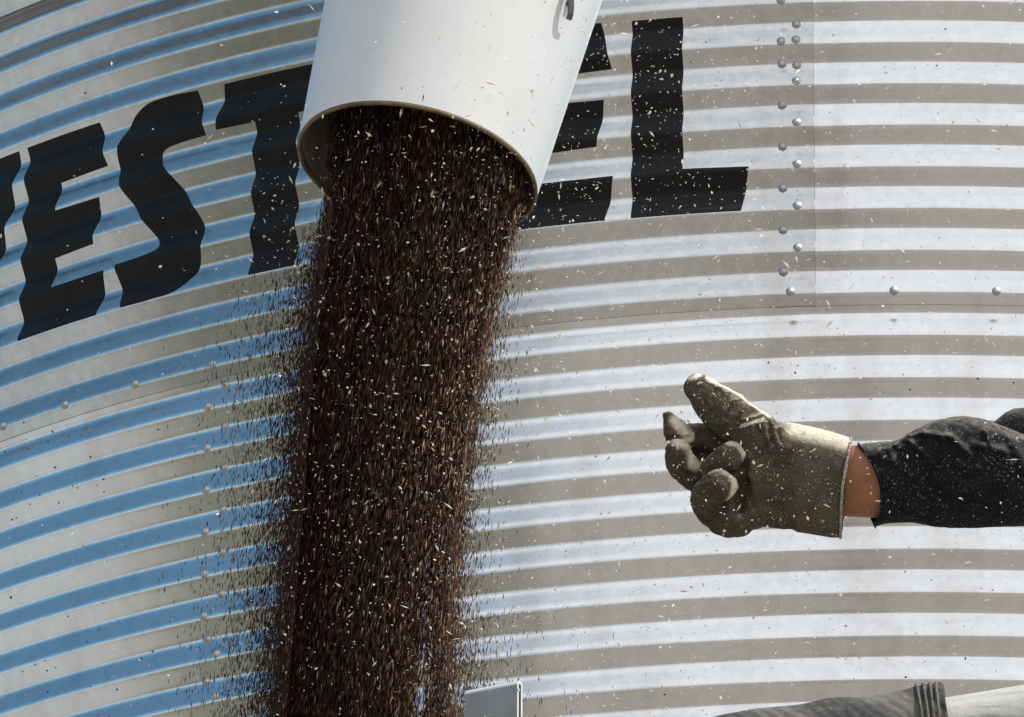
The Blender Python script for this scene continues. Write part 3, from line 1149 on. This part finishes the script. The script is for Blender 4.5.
# a second fold of cloth behind, where the sleeve rises to the shoulder
rings = []
for x0, yt, yb, hd_, dd in ((700, 190, 420, 60, -120), (740, 150, 470, 90, -130), (790, 108, 500, 120, -135), (830, 88, 520, 135, -140), (880, 84, 540, 150, -140), (980, 70, 560, 170, -140), (1200, 40, 600, 200, -130), (1700, -60, 700, 240, -100)):
    rings.append(np.array([sp_(x0 + 6 * math.sin(3 * q), (yt + yb) / 2 + (yt - yb) / 2 * math.cos(q), dd + hd_ * math.sin(q)) for q in aa]))
parts.append(loft(rings))
V, F = join(parts)
sleeve = obj('jacket_sleeve', np_mesh('jacket_sleeve', V, F[:, ::-1], M_JACKET), person)

# ------------------------------------------------------------------ folded steel plate end at the foot of the picture
DP = 10.1
SP = DP / F_PX
g = NT('grey_painted_steel')
v = g.coord()
g.l(g.ramp(g.noise(v, 25, 6, 0.6), [(0.3, (0.23, 0.228, 0.225)), (0.7, (0.30, 0.298, 0.295))]), g.b.inputs['Base Color'])
g.set(Roughness=0.5, Metallic=0.1)
g.bump(g.noise(v, 40, 3), 0.1, 0.002)
M_PLATE = g.m
o0 = at(520, 681, DP)                            # near end, top of the bend
dl = np.array([-0.058, 0.030, 0.0])              # along the channel
dlen = np.linalg.norm(dl)
dl /= dlen
dn = np.array([-dl[1], dl[0], 0.0])
if dn[0] < 0:
    dn = -dn                                       # across the channel, towards the right
sec_o, sec_i = [], []
w_ = 0.0064
tk = 0.0036
Hh = 0.75
out = [(-w_, -Hh)] + [(-w_ * math.cos(q), -w_ + w_ * math.sin(q)) for q in np.linspace(0, PI, 9)] + [(w_, -Hh)]
inn = [(w_ - tk, -Hh)] + [((w_ - tk) * math.cos(q), -w_ + (w_ - tk) * math.sin(q)) for q in np.linspace(0, PI, 9)] + [(-(w_ - tk), -Hh)]
loop = out + inn
LN = 0.0735
ringA = np.array([o0 + dn * u + np.array([0, 0, z]) for u, z in loop])
ringB = ringA + dl * LN
V = np.concatenate([ringA, ringB])
nL = len(loop)
F = [(i, (i + 1) % nL, nL + (i + 1) % nL, nL + i) for i in range(nL)]
h_ = len(out)
for i in range(h_ - 1):
    j = nL - 1 - i
    F.append((i, i + 1, j - 1, j))
    F.append((nL + i + 1, nL + i, nL + j, nL + j - 1))
me = np_mesh('steel_plate', V, F, M_PLATE, False)
me.materials.append(M_WHITE)
for i, p in enumerate(me.polygons):
    p.material_index = 1 if (i >= nL or 1 <= i <= 8) else 0
bm = bmesh.new()
bm.from_mesh(me)
bmesh.ops.recalc_face_normals(bm, faces=bm.faces)
bm.to_mesh(me)
bm.free()
plate = obj('steel_plate', me)
tag(plate, 'grey folded steel plate edge standing beside the foot of the grain stream', 'plate')

# ------------------------------------------------------------------ rolled tarp on its pipe
DT = 9.6
ST = DT / F_PX
pa, pb = at(600, 797, DT), at(1330, 677, DT - 0.05)   # axis
axd = (pb - pa) / np.linalg.norm(pb - pa)
u1 = np.cross(axd, np.array([0, 0, 1.0]))
u1 /= np.linalg.norm(u1)
u2 = np.cross(u1, axd)
Ltot = np.linalg.norm(pb - pa)


def aring(s, r, n=72, f=None):
    q = np.linspace(0, 2 * PI, n, endpoint=False)
    rr = r if f is None else r + f(q)
    rr = np.broadcast_to(rr, q.shape)
    return pa + axd * s + rr[:, None] * (np.cos(q)[:, None] * u1 + np.sin(q)[:, None] * u2)


roll = empty('tarp_roll', tuple(pa))
tag(roll, 'weathered canvas tarp rolled round a pipe and bound with rope', 'tarp')
px_s = lambda x: (x - 600) / 730 * Ltot
g = NT('old_pipe')
v = g.coord()
c = g.ramp(g.noise(g.coord((0.35, 5, 5)), 18, 7, 0.7), [(0.28, (0.22, 0.21, 0.20)), (0.45, (0.47, 0.46, 0.43)), (0.72, (0.60, 0.585, 0.55))])
c = g.mix(g.ramp(g.noise(v, 14, 4), [(0.58, (0, 0, 0)), (0.66, (0.8, 0.8, 0.8))]), c, (0.30, 0.22, 0.08))
c = g.mix(g.ramp(g.noise(v, 9, 3), [(0.62, (0, 0, 0)), (0.70, (0.6, 0.6, 0.6))]), c, (0.12, 0.17, 0.28))
g.l(c, g.b.inputs['Base Color'])
g.set(Roughness=0.6, Metallic=0.1)
g.bump(g.noise(v, 50, 5), 0.4, 0.004)
rp = 42 * ST
V, F = loft([aring(s, rp) for s in np.linspace(0.02, Ltot, 40)])
obj('pipe', np_mesh('pipe', V, F, g.m), roll)
g = NT('old_canvas')
v = g.coord()
w = g.n('TexWave', Scale=3.1, Distortion=3.0, Detail=3.0)
w.wave_type = 'BANDS'
mp = g.n('Mapping')
mp.inputs['Rotation'].default_value = (0, 0.75, 0)
g.l(v, mp.inputs['Vector'])
g.l(mp.outputs['Vector'], w.inputs['Vector'])
c = g.ramp(w.outputs['Fac'], [(0.2, (0.045, 0.042, 0.042)), (0.6, (0.07, 0.066, 0.063)), (0.9, (0.13, 0.12, 0.108))])
c = g.mix(g.ramp(g.noise(v, 90, 8, 0.75), [(0.50, (0, 0, 0)), (0.75, (0.5, 0.5, 0.5))]), c, (0.26, 0.24, 0.21))
g.l(c, g.b.inputs['Base Color'])
g.set(Roughness=0.95)
w2 = g.n('TexWave', Scale=26.0, Distortion=4.0, Detail=3.0)
g.l(mp.outputs['Vector'], w2.inputs['Vector'])
b_ = g.bump(g.noise(v, 60, 5), 0.6, 0.004)
g.bump(w2.outputs['Fac'], 0.25, 0.003, b_)
s_end = px_s(951)
rings = []
for s in np.linspace(0.0, s_end, 110):
    taper = (56.5 + 2.5 * math.sin(min(1, (s_end - s) / 0.09) * PI / 2)) * ST
    def fz(q, s=s):
        return 0.0022 * np.sin(2 * q + s * 26) + 0.0016 * np.sin(3 * q - s * 55 + 1) + np.array([0.0025 * mnoise.noise(Vector((s * 30, math.cos(z) * 2, math.sin(z) * 2))) for z in q])
    rings.append(aring(s, taper, f=fz))
rings.append(aring(s_end + 0.003, 55 * ST))
rings.append(aring(s_end + 0.001, 43 * ST))
V, F = loft(rings, cap=True)
obj('tarp', np_mesh('tarp', V, F, g.m), roll)
g = NT('rope')
v = g.coord()
g.l(g.ramp(g.noise(v, 120, 4), [(0.3, (0.06, 0.055, 0.05)), (0.7, (0.16, 0.15, 0.135))]), g.b.inputs['Base Color'])
g.set(Roughness=0.95)
g.bump(g.noise(v, 260, 2), 0.8, 0.002)
for xs_, rr in ((925, 59), (931, 59), (937, 58.5), (943, 58)):
    q = np.linspace(0, 2 * PI, 72, endpoint=False)
    s0 = px_s(xs_)
    rows = []
    for b in np.linspace(0, 2 * PI, 8, endpoint=False):
        rad_ = rr * ST + 0.0019 * math.cos(b)
        slant = 0.004 * np.sin(q + xs_)
        rows.append(pa + axd * (s0 + 0.0019 * math.sin(b)) + slant[:, None] * axd + rad_ * (np.cos(q)[:, None] * u1 + np.sin(q)[:, None] * u2))
    A = np.stack(rows + [rows[0]], 1)
    obj('rope_turn', np_mesh('rope_turn', A.reshape(-1, 3), grid_faces(72, 9, True), g.m), roll)

scene.cycles.use_denoising = True
scene.cycles.max_bounces = 6
